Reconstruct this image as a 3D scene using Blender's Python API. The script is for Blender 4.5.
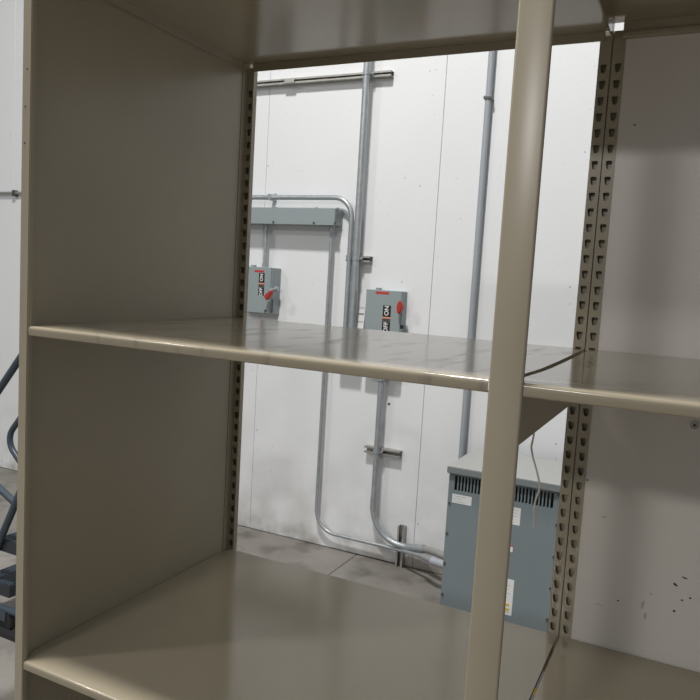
import bpy, bmesh, math, random
from mathutils import Vector, Matrix
random.seed(7)
scene = bpy.context.scene
for o in list(bpy.data.objects):
    bpy.data.objects.remove(o)
C = scene.collection

# ------------------------------------------------------------------ camera
CAM = Vector((1.2791, -1.0425, 1.5991)); YAW, PIT, ROL, FPX = 0.4529, -0.0979, 0.0588, 716.49
FW = Vector((-math.sin(YAW)*math.cos(PIT), math.cos(YAW)*math.cos(PIT), math.sin(PIT)))
_r = FW.cross(Vector((0, 0, 1))).normalized(); _u = _r.cross(FW)
RT = _r*math.cos(ROL) + _u*math.sin(ROL); UP = -_r*math.sin(ROL) + _u*math.cos(ROL)
cd = bpy.data.cameras.new('camera'); cam = bpy.data.objects.new('camera', cd); C.objects.link(cam)
cam.matrix_world = Matrix(((RT.x, UP.x, -FW.x, CAM.x), (RT.y, UP.y, -FW.y, CAM.y), (RT.z, UP.z, -FW.z, CAM.z), (0, 0, 0, 1)))
cd.sensor_width = 36; cd.lens = FPX/700*36; cd.clip_start = 0.02; cd.clip_end = 100
scene.camera = cam
def ray(u, v): return FW + RT*((u-350)/FPX) - UP*((v-350)/FPX)
def aty(u, v, y):            # pixel -> point on the plane y
    d = ray(u, v); return CAM + d*((y-CAM.y)/d.y)
def atz(u, v, z):            # pixel -> point at height z
    d = ray(u, v); return CAM + d*((z-CAM.z)/d.z)

# ------------------------------------------------------------------ light
world = bpy.data.worlds.new('world'); scene.world = world; world.use_nodes = True
bg = world.node_tree.nodes['Background']
bg.inputs[0].default_value = (0.90, 0.95, 1.0, 1); bg.inputs[1].default_value = 0.205
def lamp(name, loc, power, size=0.45, col=(1, 0.985, 0.96)):
    l = bpy.data.lights.new(name, 'AREA'); l.shape = 'DISK'; l.size = size; l.energy = power; l.color = col
    o = bpy.data.objects.new(name, l); C.objects.link(o); o.location = loc     # points straight down
    return o
lamp('high_bay_lamp', (-0.25, -0.20, 5.9), 258)
lamp('high_bay_lamp', (-5.0, -4.6, 5.9), 190, size=0.6)
lamp('high_bay_lamp', (-0.9, -11.2, 5.9), 620, size=1.6)
vs = scene.view_settings
vs.view_transform = 'Standard'; vs.look = 'None'; vs.gamma = 1.0; vs.exposure = 0.0; vs.use_curve_mapping = False

# ------------------------------------------------------------------ materials
def nm(name, col, rough=0.5, metal=0.0, spec=0.5):
    m = bpy.data.materials.new(name); m.use_nodes = True
    b = m.node_tree.nodes['Principled BSDF']
    b.inputs['Base Color'].default_value = (*col, 1); b.inputs['Roughness'].default_value = rough
    b.inputs['Metallic'].default_value = metal; b.inputs['Specular IOR Level'].default_value = spec
    return m
def N(m, t, **k):
    n = m.node_tree.nodes.new(t)
    for a, b in k.items(): setattr(n, a, b)
    return n
def L(m, a, b): m.node_tree.links.new(a, b)
def bsdf(m): return m.node_tree.nodes['Principled BSDF']
def noise(m, scale, detail=3, vec=None, coord='Object', sc=None):
    tc = N(m, 'ShaderNodeTexCoord'); n = N(m, 'ShaderNodeTexNoise'); n.inputs['Scale'].default_value = scale; n.inputs['Detail'].default_value = detail
    if sc:
        mp = N(m, 'ShaderNodeMapping'); mp.inputs['Scale'].default_value = sc; L(m, tc.outputs[coord], mp.inputs[0]); L(m, mp.outputs[0], n.inputs['Vector'])
    else: L(m, tc.outputs[coord], n.inputs['Vector'])
    return n.outputs[0]
def ramp(m, fac, stops):
    r = N(m, 'ShaderNodeValToRGB'); e = r.color_ramp.elements
    while len(e) < len(stops): e.new(0.5)
    for i, (p, c) in enumerate(stops):
        e[i].position = p; e[i].color = (c, c, c, 1) if isinstance(c, (int, float)) else (*c, 1)
    L(m, fac, r.inputs[0]); return r.outputs[0]
def mixc(m, fac, a, b, mode='MIX'):
    x = N(m, 'ShaderNodeMix', data_type='RGBA', blend_type=mode)
    for s, v in ((x.inputs[0], fac), (x.inputs[6], a), (x.inputs[7], b)):
        if hasattr(v, 'is_output'): L(m, v, s)
        else: s.default_value = v if isinstance(v, float) else (*v, 1)
    return x.outputs[2]
def bump(m, h, s, d=0.002):
    b = N(m, 'ShaderNodeBump'); b.inputs['Strength'].default_value = s; b.inputs['Distance'].default_value = d
    L(m, h, b.inputs['Height']); L(m, b.outputs[0], bsdf(m).inputs['Normal'])

TAN = (0.388, 0.337, 0.246)
def tan_paint(name, rough, scuff=False):
    m = nm(name, TAN, rough); n = noise(m, 3.0, 4)
    c = mixc(m, ramp(m, n, [(0.3, 0.0), (0.75, 1.0)]), tuple(v*0.95 for v in TAN), tuple(v*1.05 for v in TAN))
    if scuff:
        s = ramp(m, noise(m, 14, 6, sc=(2.4, 0.5, 1)), [(0.55, 0.0), (0.75, 0.8)])
        c = mixc(m, s, c, (0.22, 0.195, 0.155))
        rr = N(m, 'ShaderNodeMapRange'); rr.inputs[3].default_value = rough; rr.inputs[4].default_value = rough+0.16
        L(m, s, rr.inputs[0]); L(m, rr.outputs[0], bsdf(m).inputs['Roughness'])
    L(m, c, bsdf(m).inputs['Base Color'])
    bump(m, noise(m, 5.0, 2), 0.10, 0.004)
    return m
M = {}
M['tan'] = tan_paint('tan enamel', 0.28)
M['shelf'] = tan_paint('tan shelf enamel', 0.14)
M['shelf_worn'] = tan_paint('scuffed tan shelf enamel', 0.13, True)
M['panel_white'] = nm('off white panel', (0.50, 0.485, 0.46), 0.35)
m = M['panel_white']; L(m, ramp(m, noise(m, 1.6, 5, sc=(3, 1, 0.7)), [(0.3, (0.74, 0.69, 0.635)), (0.7, (0.82, 0.775, 0.72))]), bsdf(m).inputs['Base Color'])
# wall: white metal panels with grime at the foot
m = M['wall'] = nm('white wall panel', (0.80, 0.81, 0.82), 0.42)
tc = N(m, 'ShaderNodeNewGeometry'); sx = N(m, 'ShaderNodeSeparateXYZ'); L(m, tc.outputs['Position'], sx.inputs[0])
zz = ramp(m, sx.outputs[2], [(0.0, 1.0), (0.02, 0.8), (0.16, 0.22), (0.75, 0.0)])
nn = ramp(m, noise(m, 6, 6), [(0.38, 0.0), (0.66, 1.0)])
mu = N(m, 'ShaderNodeMath', operation='MULTIPLY'); L(m, zz, mu.inputs[0]); L(m, nn, mu.inputs[1])
base = ramp(m, noise(m, 1.1, 4), [(0.3, (0.775, 0.79, 0.80)), (0.7, (0.82, 0.825, 0.83))])
c1 = mixc(m, mu.outputs[0], base, (0.30, 0.27, 0.23))
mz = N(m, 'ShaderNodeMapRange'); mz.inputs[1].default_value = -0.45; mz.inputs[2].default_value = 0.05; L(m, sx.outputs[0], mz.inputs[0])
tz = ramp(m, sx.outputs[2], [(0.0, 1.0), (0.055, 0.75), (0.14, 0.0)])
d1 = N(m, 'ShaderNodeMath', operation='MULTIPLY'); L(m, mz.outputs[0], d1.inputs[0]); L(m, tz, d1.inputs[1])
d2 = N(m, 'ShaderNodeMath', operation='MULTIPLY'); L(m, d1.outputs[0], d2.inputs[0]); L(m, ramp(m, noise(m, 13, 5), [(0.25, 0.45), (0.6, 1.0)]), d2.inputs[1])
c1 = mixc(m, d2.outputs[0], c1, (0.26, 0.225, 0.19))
sp = ramp(m, noise(m, 55, 2), [(0.735, 0.0), (0.76, 1.0)])
c1 = mixc(m, ramp(m, sp, [(0, 0.0), (1, 0.5)]), c1, (0.45, 0.43, 0.41))
L(m, c1, bsdf(m).inputs['Base Color'])
bump(m, noise(m, 2.2, 2), 0.12, 0.01)
# concrete
m = M['concrete'] = nm('concrete', (0.24, 0.235, 0.22), 0.6)
c0 = ramp(m, noise(m, 2.2, 8), [(0.3, (0.20, 0.185, 0.162)), (0.7, (0.30, 0.28, 0.255))])
c0 = mixc(m, ramp(m, noise(m, 5, 8), [(0.50, 0.0), (0.72, 0.8)]), c0, (0.085, 0.072, 0.06))
L(m, c0, bsdf(m).inputs['Base Color']); bump(m, noise(m, 40, 4), 0.2, 0.002)
M['joint'] = nm('joint filler', (0.13, 0.12, 0.11), 0.9)
M['seam'] = nm('panel seam sealant', (0.62, 0.63, 0.64), 0.8)
def galv(name, col, r):
    m = nm(name, col, r, 0.5)
    L(m, ramp(m, noise(m, 30, 3), [(0.3, tuple(v*0.88 for v in col)), (0.7, tuple(min(1, v*1.1) for v in col))]), bsdf(m).inputs['Base Color'])
    return m
M['galv'] = galv('galvanised steel', (0.42, 0.445, 0.46), 0.38)
M['galv_dark'] = galv('dull galvanised strut', (0.40, 0.39, 0.36), 0.42)
M['pvc'] = nm('grey conduit paint', (0.36, 0.385, 0.41), 0.5)
M['flex'] = nm('grey flexible jacket', (0.30, 0.295, 0.28), 0.5)
M['enamel'] = nm('grey enclosure enamel', (0.29, 0.335, 0.345), 0.42)
M['xfmr'] = nm('blue grey transformer enamel', (0.205, 0.245, 0.26), 0.42)
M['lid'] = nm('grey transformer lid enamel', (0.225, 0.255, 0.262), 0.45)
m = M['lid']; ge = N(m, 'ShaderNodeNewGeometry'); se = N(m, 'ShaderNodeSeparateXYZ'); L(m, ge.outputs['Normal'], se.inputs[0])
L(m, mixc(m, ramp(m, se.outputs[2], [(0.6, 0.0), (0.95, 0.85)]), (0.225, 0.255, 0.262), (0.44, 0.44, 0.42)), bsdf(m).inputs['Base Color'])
M['black'] = nm('black', (0.012, 0.012, 0.013), 0.6)
M['hole'] = nm('dull screw head', (0.30, 0.29, 0.28), 0.6)
M['dark'] = nm('dark print', (0.05, 0.05, 0.055), 0.6)
M['red'] = nm('red plastic', (0.42, 0.035, 0.025), 0.4)
M['redlabel'] = nm('red label', (0.50, 0.04, 0.03), 0.5)
M['orange'] = nm('orange label', (0.75, 0.30, 0.18), 0.5)
M['white'] = nm('white print', (0.80, 0.80, 0.79), 0.5)
M['paper'] = nm('paper', (0.80, 0.80, 0.80), 0.7)
M['yellow'] = nm('yellow print', (0.75, 0.50, 0.05), 0.5)
M['connector'] = nm('pale grey connector', (0.42, 0.43, 0.48), 0.4)
M['screw'] = nm('dark screw', (0.12, 0.12, 0.12), 0.4, 0.6)
M['cord'] = nm('beige cord', (0.72, 0.68, 0.61), 0.6)
M['ladder'] = nm('blue grey ladder enamel', (0.050, 0.068, 0.092), 0.33)
M['tread'] = nm('dark ladder tread', (0.030, 0.036, 0.045), 0.45)
M['rubber'] = nm('black rubber', (0.02, 0.02, 0.022), 0.6)
M['rust'] = nm('rust spot', (0.045, 0.025, 0.018), 0.8)
M['stain'] = nm('pale brown stain', (0.58, 0.50, 0.455), 0.6)

# ------------------------------------------------------------------ mesh helpers
def box(bm, x0, x1, y0, y1, z0, z1, bev=0.0, seg=2):
    vs_ = [bm.verts.new((x, y, z)) for x in (x0, x1) for y in (y0, y1) for z in (z0, z1)]
    fs = [bm.faces.new([vs_[i] for i in f]) for f in ((0, 1, 3, 2), (4, 6, 7, 5), (0, 4, 5, 1), (2, 3, 7, 6), (0, 2, 6, 4), (1, 5, 7, 3))]
    if bev > 0:
        es = list({e for f in fs for e in f.edges})
        bmesh.ops.bevel(bm, geom=es, offset=bev, segments=seg, profile=0.5, affect='EDGES')
def prism(bm, poly, axis, a0, a1):           # poly: 2D points in the two other axes, extruded along axis
    def P(q, a):
        return {'x': (a, q[0], q[1]), 'y': (q[0], a, q[1]), 'z': (q[0], q[1], a)}[axis]
    A = [bm.verts.new(P(q, a0)) for q in poly]; B = [bm.verts.new(P(q, a1)) for q in poly]
    n = len(poly); bm.faces.new(A[::-1]); bm.faces.new(B)
    for i in range(n): bm.faces.new((A[i], A[(i+1) % n], B[(i+1) % n], B[i]))
def sweep(bm, pts, r, seg=14, caps=True):
    pts = [Vector(p) for p in pts]; rings = []
    t0 = (pts[1]-pts[0]).normalized(); n = t0.orthogonal().normalized()
    for i, p in enumerate(pts):
        t = (pts[min(i+1, len(pts)-1)]-pts[max(i-1, 0)]).normalized()
        n = (n - t*n.dot(t)).normalized(); b = t.cross(n)
        rr = r[i] if isinstance(r, (list, tuple)) else r
        rings.append([bm.verts.new(p + (n*math.cos(2*math.pi*k/seg) + b*math.sin(2*math.pi*k/seg))*rr) for k in range(seg)])
    for a, b in zip(rings, rings[1:]):
        for k in range(seg): bm.faces.new((a[k], a[(k+1) % seg], b[(k+1) % seg], b[k]))
    if caps: bm.faces.new(rings[0][::-1]); bm.faces.new(rings[-1])
def fillet(pts, rad, n=8, lim=0.49):
    pts = [Vector(p) for p in pts]; out = [pts[0]]
    for i in range(1, len(pts)-1):
        a, p, b = pts[i-1], pts[i], pts[i+1]; r = rad[i-1] if isinstance(rad, (list, tuple)) else rad
        d0 = (a-p).normalized(); d1 = (b-p).normalized(); ang = d0.angle(d1)
        if ang > 3.1 or r <= 0: out.append(p); continue
        t = min(r/math.tan(ang/2), (a-p).length*lim, (b-p).length*lim); r2 = t*math.tan(ang/2)
        c = p + (d0+d1).normalized()*(r2/math.sin(ang/2))
        s = p+d0*t-c; e = p+d1*t-c
        for k in range(n+1):
            f = k/n; tot = s.angle(e)
            v = (s*math.sin((1-f)*tot) + e*math.sin(f*tot))/math.sin(tot); out.append(c+v)
    out.append(pts[-1]); return out
def obj(name, bm, mat, parent=None, smooth=False, recalc=True, flat_z=False, flat_big=0):
    if recalc: bmesh.ops.recalc_face_normals(bm, faces=bm.faces)
    me = bpy.data.meshes.new(name); bm.to_mesh(me); bm.free()
    me.materials.append(M[mat])
    if smooth:
        for p in me.polygons: p.use_smooth = not (flat_z and abs(p.normal.z) > 0.999) and not (flat_big and p.area > flat_big)
        me.set_sharp_from_angle(angle=math.radians(38))
    o = bpy.data.objects.new(name, me); C.objects.link(o)
    if parent: o.parent = parent
    return o
def bobj(name, mat, parent, *b, **k):
    bm = bmesh.new(); box(bm, *b, **k); return obj(name, bm, mat, parent)
def tube(name, mat, parent, pts, r, seg=14):
    bm = bmesh.new(); sweep(bm, pts, r, seg); return obj(name, bm, mat, parent, True)
def cyl(name, mat, parent, a, b, r, seg=16):
    return tube(name, mat, parent, [a, b], r, seg)
def tag(o, label, cat, group=None):
    o['label'] = label; o['category'] = cat
    if group: o['group'] = group
    return o
def thing(name, label, cat, loc=(0, 0, 0), group=None):
    o = bpy.data.objects.new(name, None); C.objects.link(o); o.empty_display_size = 0.05
    o.location = (0, 0, 0)
    return tag(o, label, cat, group)
def base_at(root, loc):                      # move an Empty to its thing's base without moving the parts
    loc = Vector(loc); root.location = loc
    for ch in root.children: ch.location -= loc
def struct(o): o['kind'] = 'structure'; return o
def link_copy(o, parent, loc=None):
    c = o.copy(); C.objects.link(c); c.parent = parent
    if loc is not None: c.location = loc
    return c

# ------------------------------------------------------------------ room
YW = 2.66
bm = bmesh.new(); box(bm, -9, 9, -14, YW+0.06, -0.06, -0.012)
floor = struct(obj('floor', bm, 'joint'))
jx = -0.401                                                       # joint at right angles to the wall
xs = [-9, jx-4.0, jx, jx+4.0, 9]; ys = [-14, -4.2, -0.9, YW+0.05]
for i in range(4):
    for j in range(3):
        g = 0.0025
        bm = bmesh.new(); box(bm, xs[i]+g, xs[i+1]-g, ys[j]+g, ys[j+1]-g, -0.012, 0.0)
        obj('slab', bm, 'concrete', floor)
bm = bmesh.new(); box(bm, -9, 9, YW+0.012, YW+0.08, 0.0, 6.5)
wall = struct(obj('wall_back', bm, 'seam'))
PWD = 1.10; x = aty(432, 280, YW).x - 8*PWD
for i in range(16):
    b = 0.0010
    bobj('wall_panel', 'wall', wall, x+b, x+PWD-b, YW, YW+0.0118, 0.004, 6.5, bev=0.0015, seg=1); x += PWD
for u, v, r in ((389, 404, .0075), (402, 282, .005), (430, 71, .004), (436, 70, .003), (268, 166, .005), (420, 186, .004), (405, 178, .004), (257, 430, .005), (418, 524, .005), (570, 287, .005), (556, 444, .005), (585, 152, .004)):
    p = aty(u, v, YW); cyl('screw_hole', 'dark' if r > .006 else 'hole', wall, (p.x, YW-0.0012, p.z), (p.x, YW+0.004, p.z), r*(1 if r > .006 else 0.75), 10)

# ------------------------------------------------------------------ shelving
W, D = 1.03, 0.7826; Z1, Z2, Z3 = 0.7304, 1.464, 2.192
BF, BR = 0.0255, 0.0290; PITCH = 0.0373; ZTOP = 2.214
unit = thing('shelving_unit', 'tan enamelled steel shelving with slotted posts filling the foreground', 'shelving')
def front_post(x0, x1):
    bm = bmesh.new(); box(bm, x0, x1, -0.003, 0.007, 0, 2.30, bev=0.0035, seg=4); box(bm, (x0+x1)/2-0.009, (x0+x1)/2+0.009, 0.007, 0.030, 0, 2.30)
    return obj('front_post', bm, 'tan', unit, True, flat_big=0.01)
front_post(W-BF, W+BF)
front_post(2*W-BF, 2*W)
# left end: an angle folded round the edge of the side panel
bm = bmesh.new(); prism(bm, [(0, -0.003), (BF, -0.003), (BF, 0.010), (0.0045, 0.010), (0.0045, 0.030), (0, 0.030)], 'z', 0, 2.30)
bmesh.ops.bevel(bm, geom=[e for e in bm.edges if abs(e.verts[0].co.z-e.verts[1].co.z) > 1], offset=0.0016, segments=2, affect='EDGES')
lp = obj('front_post', bm, 'tan', unit, True)
for u, v, y in ((27.3, 69, -0.0034), (25.4, 106.5, -0.0034), (24.6, 143, -0.0034)):
    p = aty(u, v, -0.0034); cyl('bolt_hole', 'screw', lp, (p.x, -0.0036, p.z), (p.x, 0.0, p.z), 0.0022, 10)
# side panel
bobj('side_panel', 'tan', unit, 0.0, 0.0022, 0.004, D+0.002, 0.05, 2.29)
for u, v in ((34.5, 100), (34, 256)):
    d = ray(u, v); t = (0.0024-CAM.x)/d.x; p = CAM+d*t
    cyl('bolt_hole', 'galv', unit, (0.002, p.y, p.z), (0.0045, p.y, p.z), 0.0022, 10)

zref = aty(606.3, 69.0, D).z
def slotted(bm, x0, x1, ztop, zbot, flip):
    """front flange of a rear post: a strip of cells, each with one keyhole slot, a folded edge and a closed back"""
    w = x1-x0; cx = (x0+x1)/2 + (0.001 if flip else -0.001); y0, y1 = D-0.0018, D-0.0002
    hole = [(-.0072, .0095), (0, .0105), (.0072, .0095), (.0070, .0025), (.0048, -.0075), (0, -.0105), (-.0048, -.0075), (-.0070, .0025)]
    z = zref + 0.0
    top = ztop; first = True
    zc = []
    while z > zbot+0.03: zc.append(z); z -= PITCH
    zt = zc[0]+PITCH/2
    if top > zt+1e-4: bm.faces.new([bm.verts.new(q) for q in ((x0, y0, zt), (x1, y0, zt), (x1, y0, top), (x0, y0, top))])
    for c in zc:
        a, b = c-PITCH/2, c+PITCH/2
        outer = [(x0, b), (cx, b), (x1, b), (x1, c), (x1, a), (cx, a), (x0, a), (x0, c)]
        inner = [(cx+hx, c+hz) for hx, hz in hole]
        O = [bm.verts.new((q[0], y0, q[1])) for q in outer]; I = [bm.verts.new((q[0], y0, q[1])) for q in inner]; J = [bm.verts.new((q[0], y0+0.003, q[1])) for q in inner]
        for k in range(8):
            l = (k+1) % 8
            bm.faces.new((O[k], I[k], I[l], O[l])); bm.faces.new((I[k], J[k], J[l], I[l]))
    zl = zc[-1]-PITCH/2
    bm.faces.new([bm.verts.new(q) for q in ((x0, y0, zbot), (x1, y0, zbot), (x1, y0, zl), (x0, y0, zl))])
    # closed hollow body behind the flange
    yb = D+0.016
    for q in (((x0, y0), (x0, yb)), ((x0, yb), (x1, yb)), ((x1, yb), (x1, y0))):
        bm.faces.new([bm.verts.new(v) for v in ((*q[0], zbot), (*q[1], zbot), (*q[1], top), (*q[0], top))])
    bm.faces.new([bm.verts.new(v) for v in ((x0, y0, top), (x1, y0, top), (x1, yb, top), (x0, yb, top))])
def rear_post(x0, x1, flip, ztop=ZTOP):
    bm = bmesh.new(); slotted(bm, x0, x1, ztop, 0.0, flip)
    return obj('rear_post', bm, 'tan', unit, recalc=False)
rp = rear_post(0.0024, 0.0235, True, 2.231)
# folded leg of the left rear post lying on the side panel
bobj('post_leg', 'tan', rp, 0.0022, 0.0040, D-0.030, D-0.0019, 0.0, ZTOP)
rear_post(W-BR, W-0.0014, False)
rear_post(W+0.0014, W+BR, True)
bobj('post_web', 'tan', unit, W-0.0014, W+0.0014, D+0.006, D+0.016, 0, ZTOP)
rear_post(2*W-BR, 2*W-0.0008, False)

def shelf(x0, x1, zt, mat, notch=None, left_edge=None, right_edge=None, h=0.0205, front_inset=(0, 0), hem=False, flange=(0.029, 0.029)):
    """pressed steel pan: top sheet, rolled front lip and turned down flanges"""
    bm = bmesh.new(); t = 0.0014; r = 0.006
    # profile in y,z of the rolled front lip, swept along x
    prof = [(0.05, zt)]
    for k in range(7):
        a = math.radians(90+90*k/6); prof.append((r-0.001+r*math.cos(a), zt-r+r*math.sin(a)))
    prof += [(-0.001, zt-h+0.003), (0.0005, zt-h+0.0008), (0.003, zt-h), (0.016, zt-h)]
    fa, fb = x0+front_inset[0], x1-front_inset[1]
    def xl(y): return left_edge(y) if left_edge else x0
    def xr(y): return right_edge(y) if right_edge else x1
    ra = [bm.verts.new((fa if y < 0.032 else xl(y), y, z)) for y, z in prof]; rb = [bm.verts.new((fb if y < 0.032 else xr(y), y, z)) for y, z in prof]
    for k in range(len(prof)-1): bm.faces.new((ra[k], rb[k], rb[k+1], ra[k+1]))
    # top sheet in strips from the lip to the rear edge
    if notch: ny, nl, nr = notch
    ycut = [0.05+(D-0.0046-0.05)*k/12 for k in range(13)]
    if notch: ycut = sorted(ycut+[ny]); yhole = D-0.0045
    pl, pr = ra[0], rb[0]; prev = (pl, pr)
    for y in ycut[1:]:
        il = xl(y) if not (notch and y > ny+1e-6) else xl(y)+nl
        ir = xr(y) if not (notch and y > ny+1e-6) else xr(y)-nr
        if notch and abs(y-ny) < 1e-6:
            a = bm.verts.new((xl(y), y, zt)); b = bm.verts.new((xr(y), y, zt)); bm.faces.new((prev[0], a, b, prev[1]))
            prev = (bm.verts.new((xl(y)+nl, y, zt)), bm.verts.new((xr(y)-nr, y, zt))); continue
        a = bm.verts.new((il, y, zt)); b = bm.verts.new((ir, y, zt)); bm.faces.new((prev[0], a, b, prev[1])); prev = (a, b)
    bmesh.ops.recalc_face_normals(bm, faces=bm.faces); bm.normal_update()
    up_ = sum(f.normal.z*f.calc_area() for f in bm.faces) > 0
    if not up_: bmesh.ops.reverse_faces(bm, faces=bm.faces[:])
    bm.normal_update(); geom = bm.faces[:]
    r_ = bmesh.ops.solidify(bm, geom=geom, thickness=t)
    # rear and side flanges
    nl_, nr_ = (notch[1], notch[2]) if notch else (0, 0)
    box(bm, xl(D)+flange[0], xr(D)-flange[1], D-0.0058, D-0.0042, zt-h, zt-0.0004)
    if hem: box(bm, xl(D)+flange[0], xr(D)-flange[1], D-0.016, D-0.0058, zt-h, zt-h+0.015, bev=0.003)
    for s in (0, 1):
        ysl = [0.034+(D-0.05-0.034)*k/10 for k in range(11)]
        if notch and (nl_, nr_)[s] > 0: ysl = [y for y in ysl if y < notch[0]]
        f = (xl, xr)[s]; d = 0.0008*(1 if s == 0 else -1)
        A = [bm.verts.new((f(y)+d, y, zt-0.0004)) for y in ysl]; B = [bm.verts.new((f(y)+d, y, zt-h)) for y in ysl]
        for k in range(len(ysl)-1): bm.faces.new((A[k], A[k+1], B[k+1], B[k]))
    return obj('shelf', bm, mat, unit, True, flat_z=True)
# the seam between the two middle shelves bows: read it off the photograph at shelf height
seam_px = [(530, 373.7), (542.9, 369.8), (562, 361.5), (583.5, 351.0)]
sp_ = sorted([(p.y, p.x) for p in (atz(u, v, Z2) for u, v in seam_px)])
def seam(y):
    if y <= sp_[0][0]:
        return sp_[0][1] + (W-sp_[0][1])*min(1, (sp_[0][0]-y)/max(sp_[0][0], 1e-3))
    for (a, xa), (b, xb) in zip(sp_, sp_[1:]):
        if y <= b: return xa+(xb-xa)*(y-a)/(b-a)
    return sp_[-1][1]
print('seam', [(round(a, 3), round(b, 3)) for a, b in sp_])
INS = (BF-0.0005, BF+0.001)
shelf(0.0045, W-0.004, Z1, 'shelf', front_inset=(BF-0.004, BF-0.003))
shelf(W+0.003, 2*W, Z1, 'shelf', front_inset=(BF-0.002, BF))
shelf(0.0045, W, Z2, 'shelf_worn', right_edge=lambda y: seam(y)-0.0065, front_inset=(BF-0.004, BF+0.001))
shelf(W, 2*W, Z2, 'shelf', left_edge=lambda y: seam(y)+0.0065, front_inset=(BF+0.001, BF))
ZT = Z3+0.040
shelf(0.0045, W-0.0012, Z3+0.023, 'shelf', front_inset=(BF, BF), h=0.023, flange=(0.016, 0.0165))
shelf(W+0.0012, 2*W, ZT, 'shelf', front_inset=(BF, BF), h=0.040, hem=True, flange=(0.0205, BR))
# straps tying front and rear posts below each shelf
def strap(z0, z1, ch):
    bm = bmesh.new()
    prism(bm, [(0.031, z0), (D-0.002, z0), (D-0.002, z1), (0.031+ch*1.5, z1), (0.031, z1-ch)], 'x', W-0.001, W+0.0008)
    return obj('side_strap', bm, 'tan', unit)
strap(1.346, Z2-0.022, 0.022)
strap(Z3, ZT+0.003, 0.002)
strap(0.62, Z1-0.022, 0.012)
# back panel of the right bay
bp = bobj('back_panel', 'panel_white', unit, W+BR-0.004, 2*W-BR+0.004, D+0.0005, D+0.0025, 0.05, 2.20)
p = aty(694.5, 425, D)
cyl('bolt', 'galv_dark', bp, (p.x, D+0.0006, p.z), (p.x, D-0.004, p.z), 0.0095, 18)
cyl('bolt_hole', 'black', bp, (p.x, D+0.0006, p.z), (p.x, D-0.0046, p.z), 0.003, 10)
def spot(u, v, rx, rz, mat, rot=0.0):
    c = aty(u, v, D); bm = bmesh.new(); n = 12; pts = []
    for k in range(n):
        a = 2*math.pi*k/n; f = 1+0.22*random.uniform(-1, 1); q = (rx*f*math.cos(a), rz*f*math.sin(a))
        pts.append((c.x+q[0]*math.cos(rot)-q[1]*math.sin(rot), c.z+q[0]*math.sin(rot)+q[1]*math.cos(rot)))
    prism(bm, pts, 'y', D+0.0001, D+0.0007); obj('rust_spot' if mat == 'rust' else 'stain_mark', bm, mat, bp)
for a in ((684.7, 578, .0075, .0018, 'rust', -.2), (675.5, 584.8, .0055, .0026, 'rust', -.6), (690.4, 598.3, .003, .0022, 'rust'), (682, 600.3, .0025, .002, 'rust'), (674, 611, .003, .0026, 'rust'),
          (618, 600.8, .0023, .002, 'rust'), (634.5, 125, .003, .0018, 'rust', .3), (587.5, 480, .0026, .002, 'rust'),
          (642.5, 605, .004, .011, 'stain'), (645, 616, .0035, .008, 'stain'), (651, 594, .004, .003, 'stain'), (599, 604.7, .011, .0012, 'stain', -.15), (604, 517, .006, .002, 'stain')):
    spot(*a)
# thin pale and yellow rods in the seam of the bottom shelves
s0 = atz(545.5, 672, Z1-0.003); s1 = atz(538.6, 689, Z1-0.003); s2 = atz(536.5, 695.5, Z1-0.003)
tube('seam_rod', 'connector', unit, [(W-0.0003, s0.y, Z1-0.005), (W-0.0003, s1.y, Z1-0.005)], 0.0022, 8)
tube('seam_rod', 'yellow', unit, [(W-0.0003, s1.y, Z1-0.005), (W-0.0003, s2.y, Z1-0.005)], 0.0026, 8)
tube('seam_rod', 'connector', unit, [(W-0.0003, s2.y, Z1-0.005), (W-0.0003, s2.y-0.10, Z1-0.005)], 0.0022, 8)
base_at(unit, (W, D/2, 0))

# ------------------------------------------------------------------ cord under the shelf
yc = 0.50
pts = [aty(*q, yc) for q in ((534.5, 425), (533.5, 437), (531.2, 447), (532.8, 457), (536, 468), (538.8, 480), (539.8, 486), (538.6, 492), (535.5, 500), (533.8, 508), (534, 518), (533.8, 528))]
top = pts[0].copy(); top.z = Z2-0.0014
bm = bmesh.new(); sweep(bm, fillet([top]+pts, 0.02, 3), 0.0021, 8)
tag(obj('hanging_cord', bm, 'cord', None, True), 'thin beige cord hanging below the middle shelf beside the front post', 'cord')

# ------------------------------------------------------------------ wall services
def strut_mesh(bm, length, w=0.041, d=0.041, lip=0.010, t=0.0028):
    """C-channel along +x, back on y=0, open towards -y, centred on z=0, with in-turned lips"""
    h = w/2
    poly = [(0, -h), (0, h), (-d, h), (-d, h-lip), (-d+0.008, h-lip), (-d+0.008, h-lip+t), (-d+t, h-lip+t), (-d+t, h-t), (-t, h-t),
            (-t, -h+t), (-d+t, -h+t), (-d+t, -h+lip-t), (-d+0.008, -h+lip-t), (-d+0.008, -h+lip), (-d, -h+lip), (-d, -h)]
    prism(bm, poly, 'x', 0, length)
def strut(label, x0, x1, z, w=0.041, d=0.041, y=YW):
    root = thing('strut_channel', label, 'strut channel')
    bm = bmesh.new(); strut_mesh(bm, x1-x0, w, d); bmesh.ops.translate(bm, verts=bm.verts, vec=(x0, y, z)); obj('channel', bm, 'galv_dark', root)
    return root
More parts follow.
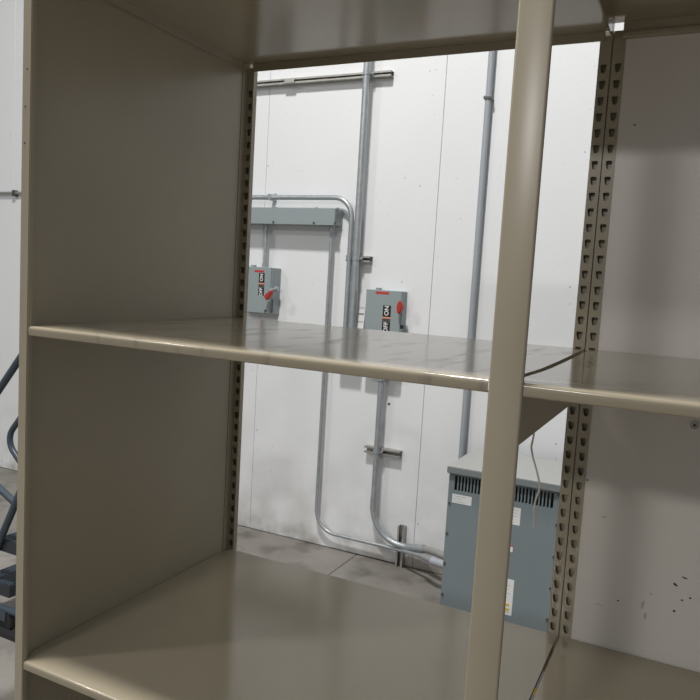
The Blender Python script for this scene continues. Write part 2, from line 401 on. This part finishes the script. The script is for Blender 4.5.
def pipe_strap(root, x, y, z, r, horizontal=False):
    """two-piece clamp round a vertical pipe at x,y"""
    bm = bmesh.new(); n = 14
    pts = [(x-r-0.014, y+r*0.9), (x-r-0.002, y+r*0.9)] + [(x+(r+0.002)*math.cos(a), y+(r+0.002)*math.sin(a)) for a in [math.pi+math.pi*k/n for k in range(n+1)]] + [(x+r+0.002, y+r*0.9), (x+r+0.014, y+r*0.9)]
    for k in range(len(pts)-1):
        (ax, ay), (bx, by) = pts[k], pts[k+1]
        vs_ = [bm.verts.new(q) for q in ((ax, ay, z-0.009), (bx, by, z-0.009), (bx, by, z+0.009), (ax, ay, z+0.009))]; bm.faces.new(vs_)
    bmesh.ops.remove_doubles(bm, verts=bm.verts, dist=1e-5); bm.normal_update(); bmesh.ops.solidify(bm, geom=bm.faces[:], thickness=0.002)
    o = obj('pipe_clamp', bm, 'galv', root)
    cyl('clamp_bolt', 'galv', o, (x+r+0.009, y+r*0.9+0.006, z), (x+r+0.009, y-r*0.4, z), 0.004, 8)
# upper long strut
zt = aty(391, 72.8, YW-0.041).z; xe = aty(391, 72.8, YW-0.041).x
s = strut('long galvanised strut channel across the top of the white wall', -2.05, xe, zt, w=0.030)
ys_ = YW-0.041
# big straight conduit
xa = aty(360.0, 190, ys_-0.021).x; ya = ys_-0.021
root = thing('conduit', 'tall thick straight steel conduit crossing the long strut', 'conduit')
tube('pipe', 'galv', root, [(xa, ya, 6.45), (xa, ya, 1.30)], 0.0205)
cyl('coupling', 'galv', root, (xa, ya, 3.25), (xa, ya, 3.33), 0.0245)
pipe_strap(root, xa, ya, zt, 0.0205)
base_at(root, (xa, ya, 1.30))
pc = aty(290, 79, ys_); bobj('channel_nut', 'galv_dark', s, pc.x-0.035, pc.x+0.035, ys_-0.012, ys_+0.0, zt-0.018, zt+0.010, bev=0.004)
base_at(s, (-1.2, YW, zt-0.015))
# clamp strut beside the pair of pipes
pz = aty(358, 258.8, ys_); sx0 = aty(345.5, 261, ys_).x; sx1 = aty(369.5, 263, ys_).x
s = strut('short strut clamping the two vertical conduits above the right switch', sx0, sx1, pz.z, w=0.034); s2root = s
pipe_strap(s, xa, ya, pz.z, 0.0205)
# bent conduit
yb = ys_-0.0145; zb = aty(300, 197.5, yb).z; xb = aty(350.2, 245, yb).x
root = thing('conduit', 'thin steel conduit bending down round the end of the wireway', 'conduit')
pth = fillet([(-2.3, yb, zb), (xb, yb, zb), (xb, yb, 1.30)], 0.115, 12)
tube('pipe', 'galv', root, pth, 0.0143)
pk = aty(270.5, 197, yb)
bm = bmesh.new(); box(bm, pk.x-0.010, pk.x+0.010, yb-0.017, YW-0.0005, zb-0.017, zb+0.020, bev=0.003); box(bm, pk.x-0.010, pk.x+0.010, YW-0.004, YW-0.0005, zb-0.018, zb+0.030)
obj('pipe_clamp', bm, 'galv', root)
base_at(root, (xb, yb, 1.30))
pipe_strap(s2root, xb, yb, pz.z, 0.0143)
base_at(s2root, (sx0, YW, pz.z-0.017))
# pull box where both pipes end (behind the middle shelf)
root = thing('pull_box', 'small grey pull box below the two vertical conduits', 'electrical box')
bobj('body', 'enamel', root, -0.565, -0.432, YW-0.10, YW, 1.140, 1.30, bev=0.003)
bobj('cover', 'enamel', root, -0.562, -0.435, YW-0.103, YW-0.10, 1.143, 1.297)
base_at(root, (-0.5, YW, 1.14))
# wireway
root = thing('wireway', 'long grey metal wireway box mounted high on the white wall', 'wireway')
tx1, ty0, tz0, tz1 = -0.617, YW-0.10, 1.8975, 1.990
bobj('trough', 'enamel', root, -2.2, tx1-0.004, ty0+0.003, YW, tz0, tz1-0.003)
bobj('cover', 'enamel', root, -2.2, tx1-0.002, ty0, ty0+0.003, tz0-0.001, tz1, bev=0.001)
bobj('end_plate', 'enamel', root, tx1-0.004, tx1, ty0+0.002, YW, tz0, tz1-0.002, bev=0.001)
for u in (273.5, 314.0, 335):
    q = aty(u, 223, ty0); o = cyl('cover_screw', 'screw', root, (q.x, ty0, tz0+0.010), (q.x, ty0-0.005, tz0+0.010), 0.006, 10)
    cyl('cover_screw', 'galv_dark', root, (q.x, ty0+0.02, tz1-0.004), (q.x, ty0+0.02, tz1+0.006), 0.008, 10)
for zq in (tz0+0.03, tz0+0.065): cyl('cover_screw', 'galv_dark', root, (tx1-0.001, YW-0.05, zq), (tx1+0.004, YW-0.05, zq), 0.005, 8)
base_at(root, (-1.4, YW, tz0))

# ---- disconnect switches
def text_mesh(name, body, size, mat, parent, loc, rot):
    cu = bpy.data.curves.new(name, 'FONT'); cu.body = body; cu.size = size; cu.align_x = 'CENTER'; cu.align_y = 'CENTER'; cu.extrude = 0.0002; cu.offset = 0.0006
    o = bpy.data.objects.new(name, cu); C.objects.link(o)
    dg = bpy.context.evaluated_depsgraph_get(); me = bpy.data.meshes.new_from_object(o.evaluated_get(dg))
    bpy.data.objects.remove(o); me.materials.clear(); me.materials.append(M[mat])
    t = bpy.data.objects.new(name, me); C.objects.link(t); t.parent = parent; t.location = loc; t.rotation_euler = rot
    return t
def switch(label, x0, x1, z0, z1, dep, lab_x, lab_w, lab_z1, lab_h, red):
    root = thing('disconnect_switch', label, 'electrical box'); yf = YW-dep
    bobj('body', 'enamel', root, x0, x1, yf+0.010, YW, z0, z1, bev=0.003)
    d = bobj('door', 'enamel', root, x0-0.001, x1-0.005, yf, yf+0.012, z0+0.004, z1+0.001, bev=0.0025)
    bobj('danger_label', 'redlabel', root, red[0], red[1], yf-0.0008, yf+0.001, red[3], red[2])
    a = bobj('position_plate', 'black', root, lab_x, lab_x+lab_w, yf-0.0010, yf+0.001, lab_z1-lab_h, lab_z1)
    bobj('stripe', 'orange', a, lab_x-0.001, lab_x+lab_w+0.001, yf-0.0016, yf-0.0008, lab_z1-lab_h*0.50, lab_z1-lab_h*0.44)
    bobj('grey_field', 'screw', a, lab_x, lab_x+lab_w, yf-0.0014, yf-0.0008, lab_z1-lab_h*0.66, lab_z1-lab_h*0.51)
    for body, f in (('ON', 0.20), ('OFF', 0.84)):
        text_mesh('lettering', body, lab_w*0.72, 'white', a, (lab_x+lab_w*0.5, yf-0.0015, lab_z1-lab_h*f), (math.radians(90), math.radians(-90), 0))
    cyl('knockout_plug', 'galv', root, ((x0+x1)/2-0.05, YW-dep/2, z1-0.002), ((x0+x1)/2-0.05, YW-dep/2, z1+0.012), 0.017)
    cyl('latch', 'screw', root, (x1-0.030, yf+0.002, z0+0.02), (x1-0.030, yf-0.006, z0+0.02), 0.007, 12)
    return root, yf
def handle(root, pts, yf, t0, t1):
    bm = bmesh.new(); prism(bm, pts, 'y', t0, t1)
    bmesh.ops.recalc_face_normals(bm, faces=bm.faces); bmesh.ops.bevel(bm, geom=bm.edges[:], offset=0.004, segments=2, affect='EDGES')
    return obj('handle', bm, 'red', root, True)
# right switch
dep = 0.070; yf = YW-dep
x0 = aty(366, 300, yf).x; x1 = aty(407, 300, YW).x; z1 = aty(384, 290.4, yf).z
A = aty(383.2, 306, yf); B = aty(391.2, 306, yf); RA = aty(376, 291.3, yf); RB = aty(389, 294.6, yf)
lt = aty(387, 305.5, yf).z; lh = lt-aty(385, 331, yf).z
sw2, _ = switch('grey disconnect switch with its red handle up, right of the paired conduits', x0, x1, 1.072, z1, dep, A.x, B.x-A.x, lt, lh*1.02, (RA.x, RB.x, RA.z, RB.z))
h0 = aty(400, 307.5, yf-0.03)
handle(sw2, [(h0.x-0.014, h0.z-0.032), (h0.x-0.002, h0.z-0.036), (h0.x+0.014, h0.z-0.012), (h0.x+0.015, h0.z+0.012), (h0.x+0.002, h0.z+0.036), (h0.x-0.010, h0.z+0.030), (h0.x-0.018, h0.z+0.004)], yf, yf-0.040, yf-0.010)
cyl('handle_hub', 'red', sw2, (h0.x, yf, h0.z), (h0.x, yf-0.02, h0.z), 0.013)
lz = aty(402, 327, yf-0.002); cyl('hasp', 'black', sw2, (lz.x, yf, lz.z), (lz.x, yf-0.012, lz.z), 0.011, 12)
base_at(sw2, (x0, YW, 1.072))
# left switch
dep = 0.105; yf = YW-dep
x1 = aty(280.3, 290, YW).x; x0 = x1-0.225; z1 = aty(262, 267.3, yf).z; z0 = aty(268, 314.3, yf).z
A = aty(259.2, 273, yf); B = aty(264.8, 273, yf); RA = aty(254.8, 270.0, yf); RB = aty(264, 272.5, yf)
lt = aty(262, 273, yf).z; lh = lt-aty(261, 295.5, yf).z
sw1, _ = switch('grey disconnect switch with its red handle thrown down, below the wireway', x0, x1, z0, z1, dep, A.x, B.x-A.x, lt, lh, (RA.x, RB.x, RA.z, RB.z))
h0 = aty(269.0, 294.5, yf-0.035)
handle(sw1, [(h0.x-0.028, h0.z-0.010), (h0.x-0.012, h0.z-0.036), (h0.x+0.006, h0.z-0.022), (h0.x+0.028, h0.z+0.016), (h0.x+0.022, h0.z+0.026), (h0.x+0.004, h0.z+0.018)], yf, yf-0.050, yf-0.022)
k0 = aty(274, 288.5, yf-0.01); tube('handle_arm', 'galv', sw1, [(x1-0.004, yf+0.045, k0.z), (x1+0.014, yf+0.040, k0.z), (x1+0.012, yf-0.03, k0.z-0.008), (h0.x+0.018, yf-0.036, h0.z+0.012)], 0.006, 10)
cyl('handle_hub', 'galv', sw1, (x1-0.002, yf+0.045, k0.z), (x1+0.02, yf+0.045, k0.z), 0.014)
bobj('side_latch', 'screw', sw1, x1-0.0005, x1+0.003, yf+0.018, yf+0.026, z0+0.01, z0+0.09)
base_at(sw1, (x0, YW, z0))
# short drop from wireway to left switch
yd = YW-0.045
xd = aty(265.7, 245, yd).x
root = thing('conduit', 'short vertical conduit between the wireway and the left switch', 'conduit')
tube('pipe', 'galv', root, [(xd, yd, tz0), (xd, yd, z1)], 0.0118)
cyl('connector', 'galv', root, (xd, yd, tz0), (xd, yd, tz0-0.028), 0.0155); cyl('connector', 'galv', root, (xd, yd, z1+0.025), (xd, yd, z1), 0.0155)
base_at(root, (xd, yd, z1))
# thin conduit from the wireway down to the transformer
root = thing('conduit', 'long thin conduit dropping from the wireway and curving along the floor', 'conduit')
ye = YW-0.045; xc = aty(330.3, 260, ye).x
XT0, YT0, YT1 = 0.306, 2.05, 2.48
g1 = aty(340, 531.5, ye); g2 = aty(398, 549.5, ye-0.005); g3 = aty(424, 557, 2.50)
conn = aty(431, 560.5, 2.44)
pth = fillet([(xc, ye, tz0), (xc, ye, aty(316.5, 530, ye).z), g2, g3, conn], [0.13, 0.2, 0.1], 10)
tube('pipe', 'galv', root, pth, 0.0108)
cyl('connector', 'galv', root, (xc, ye, tz0), (xc, ye, tz0-0.03), 0.016)
c0, c1 = aty(423, 557, 2.49), conn
tube('fitting', 'galv', root, [c0, c1], 0.0155)
cx_ = Vector((XT0+0.008, 2.41, conn.z-0.004))
tube('fitting', 'connector', root, [conn+(conn-cx_)*0.0, cx_], 0.021)
base_at(root, (xc, ye, 0.25))
# thick conduit from right switch to the transformer
root = thing('conduit', 'thick conduit running from the right switch down to the transformer', 'conduit')
yg = ys_-0.018; xg = aty(377.8, 435, yg).x
e1 = aty(377, 528, yg); e2 = aty(408, 547.2, yg); e3 = aty(424, 549, yg-0.02); e4 = aty(436, 552.5, 2.52); e5 = Vector((XT0+0.008, 2.46, e4.z-0.012))
corner = Vector((xg, yg, aty(372, 539, yg).z))
pth = fillet([(xg, yg, 1.074), corner, e2, e3, e4, e5], [0.19, 0.1, 0.1, 0.1], 10, 0.85)
i3 = min(range(len(pth)), key=lambda i: (pth[i]-e2).length)
tube('pipe', 'galv', root, pth[:i3+1], 0.0170)
tube('flexible_pipe', 'flex', root, [pth[i3]]+pth[i3+1:], 0.0190)
tube('fitting', 'galv', root, [e2+(e2-e3)*0.25, e2+(e3-e2)*0.30], 0.0205)
tube('fitting', 'galv', root, [e2+(e3-e2)*0.34, e2+(e3-e2)*1.0], 0.0230)
cyl('connector', 'galv', root, (xg, yg, 1.074), (xg, yg, 1.05), 0.023)
bl = aty(376.5, 500, yg)
cyl('coupling', 'galv', root, (xg, yg, bl.z+0.02), (xg, yg, bl.z-0.06), 0.0185)
base_at(root, (xg, yg, 0.2))
# strut carrying the thick conduit
a0 = aty(364, 449, ys_); a1 = aty(399.5, 455, ys_)
s = strut('short open strut channel behind the lower thick conduit', a0.x, a1.x, (a0.z+a1.z)/2, w=0.038)
pipe_strap(s, xg, yg, (a0.z+a1.z)/2, 0.017); base_at(s, (a0.x, YW, a0.z-0.02))
# strut post standing on the floor
root = thing('strut_post', 'stubby upright strut post on the floor behind the conduit fittings', 'strut channel')
b0 = aty(401, 527, ys_)
bm = bmesh.new(); strut_mesh(bm, b0.z, 0.040, 0.041)
bmesh.ops.rotate(bm, verts=bm.verts, cent=(0, 0, 0), matrix=Matrix.Rotation(math.radians(-90), 3, 'Y')); bmesh.ops.translate(bm, verts=bm.verts, vec=(b0.x, YW-0.001, 0.0)); obj('channel', bm, 'galv_dark', root)
for k in range(2): bobj('slot', 'black', root, b0.x-0.006, b0.x+0.006, YW-0.0052, YW-0.0038, b0.z-0.035-0.05*k, b0.z-0.012-0.05*k)
base_at(root, (b0.x, YW, 0))
# conduit running behind the transformer
root = thing('conduit', 'plain grey conduit descending behind the transformer', 'conduit')
yh = YW-0.030; xh = aty(477, 250, yh).x
tube('pipe', 'pvc', root, [(xh, yh, 6.45), (xh, yh, 0.25)], 0.0160)
cz = aty(487, 98, yh).z; cyl('coupling', 'pvc', root, (xh, yh, cz+0.012), (xh, yh, cz-0.012), 0.0185)
bobj('pipe_clamp', 'screw', root, xh-0.021, xh+0.021, yh-0.0215, YW, cz-0.008, cz+0.006, bev=0.002)
base_at(root, (xh, yh, 0.25))
# conduit far left
root = thing('conduit', 'slender horizontal conduit on the wall left of the shelving', 'conduit')
qa = aty(0, 193.0, YW-0.02); qb = aty(18.5, 194.2, YW-0.02)
tube('pipe', 'galv_dark', root, [(-6.0, YW-0.02, qa.z), (qb.x+0.35, YW-0.02, qa.z)], 0.0105)
bobj('pipe_clamp', 'screw', root, qb.x-0.055, qb.x-0.025, YW-0.034, YW, qa.z-0.024, qa.z+0.020, bev=0.003)
base_at(root, (qb.x, YW, qa.z))
# paper notice beside the switch
bm = bmesh.new(); n0 = aty(353.5, 294, YW-0.02); n1 = aty(363.2, 326, YW-0.03)
gx = 6
for k in range(gx):
    f0, f1 = k/gx, (k+1)/gx
    bm.faces.new([bm.verts.new(v) for v in ((n0.x, YW-0.012-0.020*f0**2, n0.z+(1.27-n0.z)*f0), (n1.x, YW-0.012-0.026*f0**2, n0.z+(1.27-n0.z)*f0), (n1.x, YW-0.012-0.026*f1**2, n0.z+(1.27-n0.z)*f1), (n0.x, YW-0.012-0.020*f1**2, n0.z+(1.27-n0.z)*f1))])
bmesh.ops.remove_doubles(bm, verts=bm.verts, dist=1e-5); bm.normal_update(); bmesh.ops.solidify(bm, geom=bm.faces[:], thickness=0.0006)
root = thing('paper_notice', 'white printed paper taped to the wall beside the right switch', 'paper')
obj('sheet', bm, 'paper', root, True)
for k, (fz, w, h) in enumerate(((0.30, .8, .0015), (0.44, .7, .0045), (0.62, .8, .0015), (0.80, .7, .0045))):
    zq = n0.z+(1.27-n0.z)*fz; yq = YW-0.012-0.026*fz**2
    bobj('print_line', 'screw', root, n1.x-0.05*w-0.004, n1.x-0.004, yq-0.0026, yq-0.0014, zq-h/2, zq+h/2)
base_at(root, (n0.x, YW, 1.27))

# ------------------------------------------------------------------ transformer
root = thing('transformer', 'blue grey floor-standing transformer cabinet with vent slots and overhanging lid', 'transformer')
TX0, TX1, TY0, TY1, TZ = 0.314, 0.822, 2.055, 2.47, 0.752
bobj('body', 'xfmr', root, TX0, TX1, TY0+0.020, TY1, 0.06, TZ, bev=0.002)
va = aty(455, 478, TY0).x; vb = aty(554.5, 490, TY0).x; vz0 = aty(457, 491, TY0).z; vz1 = TZ-0.002
vz0 = (vz0 + aty(551, 508.5, TY0).z)/2
# front panel: a frame with the vent opening left free
bm = bmesh.new()
for q in ((TX0, TX1, 0.09, vz0), (TX0, va, vz0, TZ), (vb, TX1, vz0, TZ), (va, vb, TZ-0.012, TZ)): box(bm, q[0], q[1], TY0, TY0+0.012, q[2], q[3])
fp = obj('front_panel', bm, 'xfmr', root)
bobj('vent_backing', 'black', root, va, vb, TY0+0.016, TY0+0.0195, vz0-0.004, TZ)
nsl = 29; pw = (vb-va)/nsl
proto = None
for k in range(1, nsl):
    if proto is None:
        bm = bmesh.new(); box(bm, -pw*0.22, pw*0.22, 0.001, 0.013, vz0-0.002, TZ-0.010, bev=0.0008, seg=1); proto = obj('vent_slat', bm, 'xfmr', root); proto.location = (va+pw*k, TY0, 0)
    else: link_copy(proto, root, (va+pw*k, TY0, 0))
bm = bmesh.new(); LZ0, LZ1 = 0.750, 0.782
prism(bm, [(0.306, LZ0), (0.306, LZ1), (0.830, LZ1), (0.830, LZ0)], 'y', 2.05-0.012, 2.485)
bmesh.ops.recalc_face_normals(bm, faces=bm.faces); bmesh.ops.bevel(bm, geom=bm.edges[:], offset=0.003, segments=2, affect='EDGES')
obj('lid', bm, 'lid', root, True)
for u, v in ((449.5, 503), (447, 533), (444.6, 563), (442.3, 594), (558.8, 495.5), (556.4, 525), (553.5, 557), (550.4, 588.5), (546.9, 619.5)):
    q = aty(u, v, TY0); cyl('panel_bolt', 'screw', root, (min(max(q.x, TX0+0.008), TX1-0.008), TY0+0.001, q.z), (min(max(q.x, TX0+0.008), TX1-0.008), TY0-0.005, q.z), 0.0052, 10)
for lx in (TX0+0.005, TX1-0.045):
    for ly in (TY0+0.02, TY1-0.06): bobj('foot', 'black', root, lx-0.012, lx+0.045, ly, ly+0.055, 0.0, 0.075, bev=0.003)
def tlabel(u0, v0, u1, v1, lines, mat='white'):
    a = aty(u0, v0, TY0); b = aty(u1, v1, TY0)
    zt_, zb_ = a.z, b.z
    o = bobj('rating_label', mat, root, a.x, b.x, TY0-0.0009, TY0+0.001, zb_, zt_)
    for k in range(lines):
        f = (k+0.7)/(lines+0.4); w = random.uniform(0.5, 0.88)
        bobj('print_line', 'enamel', o, a.x+(b.x-a.x)*0.08, a.x+(b.x-a.x)*w, TY0-0.0014, TY0-0.0008, zt_+(zb_-zt_)*f-0.0007, zt_+(zb_-zt_)*f+0.0007)
    return o, a, b
tlabel(452.5, 493.5, 471.2, 506.0, 3)
tlabel(505.0, 505.5, 519.6, 525.8, 5)
o, a, b = tlabel(503, 543.2, 512.5, 552.3, 0)
bobj('red_band', 'redlabel', o, a.x, b.x, TY0-0.0014, TY0-0.0008, a.z-0.007, a.z)
o, a, b = tlabel(500, 577.0, 511.3, 616.0, 9)
for f in (0.68, 0.82): bobj('warning_mark', 'yellow', o, a.x+(b.x-a.x)*0.45, a.x+(b.x-a.x)*0.78, TY0-0.0018, TY0-0.0008, a.z+(b.z-a.z)*(f+0.07), a.z+(b.z-a.z)*f)
base_at(root, ((TX0+TX1)/2, (TY0+TY1)/2, 0))

# ------------------------------------------------------------------ rolling ladder behind the left side panel
root = thing('rolling_ladder', 'blue grey tubular rolling ladder with ribbed treads left of the shelving', 'ladder')
YN, YF = 1.00, 1.46; R = 0.0155
SL = 1.95                                                         # dz/dx of the climb
pN = aty(9, 375, YN)                                            # a point on the near handrail
pL = aty(13, 439, YF)                                            # the turn of the far handrail
pS = aty(9, 519, YN)                                              # a point on the near stringer
off = pN.z - (pS.z + SL*(pN.x-pS.x))                              # handrail above stringer
def zs(x): return pS.z + SL*(x-pS.x)
xbot = pS.x - (pS.z-0.06)/SL; xtop = pS.x + (0.95-pS.z)/SL; xr = xtop+0.20
xl = pL.x
for y in (YN, YF):
    tube('stringer', 'ladder', root, fillet([(xbot, y, 0.06), (xtop, y, 0.95), (xr, y, 0.95), (xr, y, 0.10)], 0.06), R)
    # handrail: comes down parallel to the stringer, turns under and returns to it
    h0_, h1_ = aty(0, 388.5, YN), aty(18, 361.5, YN); SH = (h1_.z-h0_.z)/(h1_.x-h0_.x)
    zq = pL.z-0.01
    xq = pL.x-0.055 if y == YF else pN.x-(pN.z-zq)/SH
    if y == YF: dr = -0.91                                         # fall of the returning tube
    else:
        b0_, b1_ = aty(-6, 483, y), aty(18, 505.5, y); dr = (b1_.z-b0_.z)/(b1_.x-b0_.x)
        xq = (b0_.z-pN.z+SH*pN.x-dr*b0_.x)/(SH-dr); zq = pN.z+SH*(xq-pN.x)
    xe_ = (zq-dr*xq-pS.z+SL*pS.x)/(SL-dr)                          # where it meets the stringer
    hp = [(xr, y, 0.95), (xr, y, 1.62), (xq+(1.62-zq)/SH, y, 1.62), (xq, y, zq), (xe_, y, zs(xe_))]
    tube('handrail', 'ladder', root, fillet(hp, [0.08, 0.08, 0.085], 10, 0.8), R)
    zb_ = aty(8, 610, YN).z
    tube('base_rail', 'ladder', root, [(xbot+0.02, y, zb_), (xr+0.02, y, zb_)], R)
    for cxp in (aty(6, 615, YN).x, xr-0.05):
        w = cyl('caster', 'rubber', root, (cxp, y-0.016, 0.05), (cxp, y+0.016, 0.05), 0.05, 20)
        bobj('caster_fork', 'ladder', w, cxp-0.02, cxp+0.02, y-0.021, y+0.021, 0.055, zb_)
for k in range(1, 5):
    zt_ = 0.2*k; xk = pS.x + (zt_-pS.z)/SL
    tr = bobj('tread', 'tread', root, xk-0.02, xk+0.15, YN+0.01, YF-0.01, zt_-0.055, zt_-0.004)
    for j in range(9):
        xx = xk-0.015+0.019*j; tube('tread_rib', 'ladder', tr, [(xx, YN+0.012, zt_-0.002), (xx, YF-0.012, zt_-0.002)], 0.006, 8)
for xk in (xbot+0.02, xr):
    tube('cross_rail', 'ladder', root, [(xk, YN, zb_), (xk, YF, zb_)], R)
fb = atz(8, 632, 0.012)
bobj('floor_pad', 'rubber', root, xbot+0.06, fb.x+0.35, YN-0.045, YN-0.015, 0.0, 0.022)
bobj('platform', 'tread', root, xtop-0.02, xr+0.01, YN, YF, 0.94, 0.965, bev=0.004)
base_at(root, (xbot, (YN+YF)/2, 0))
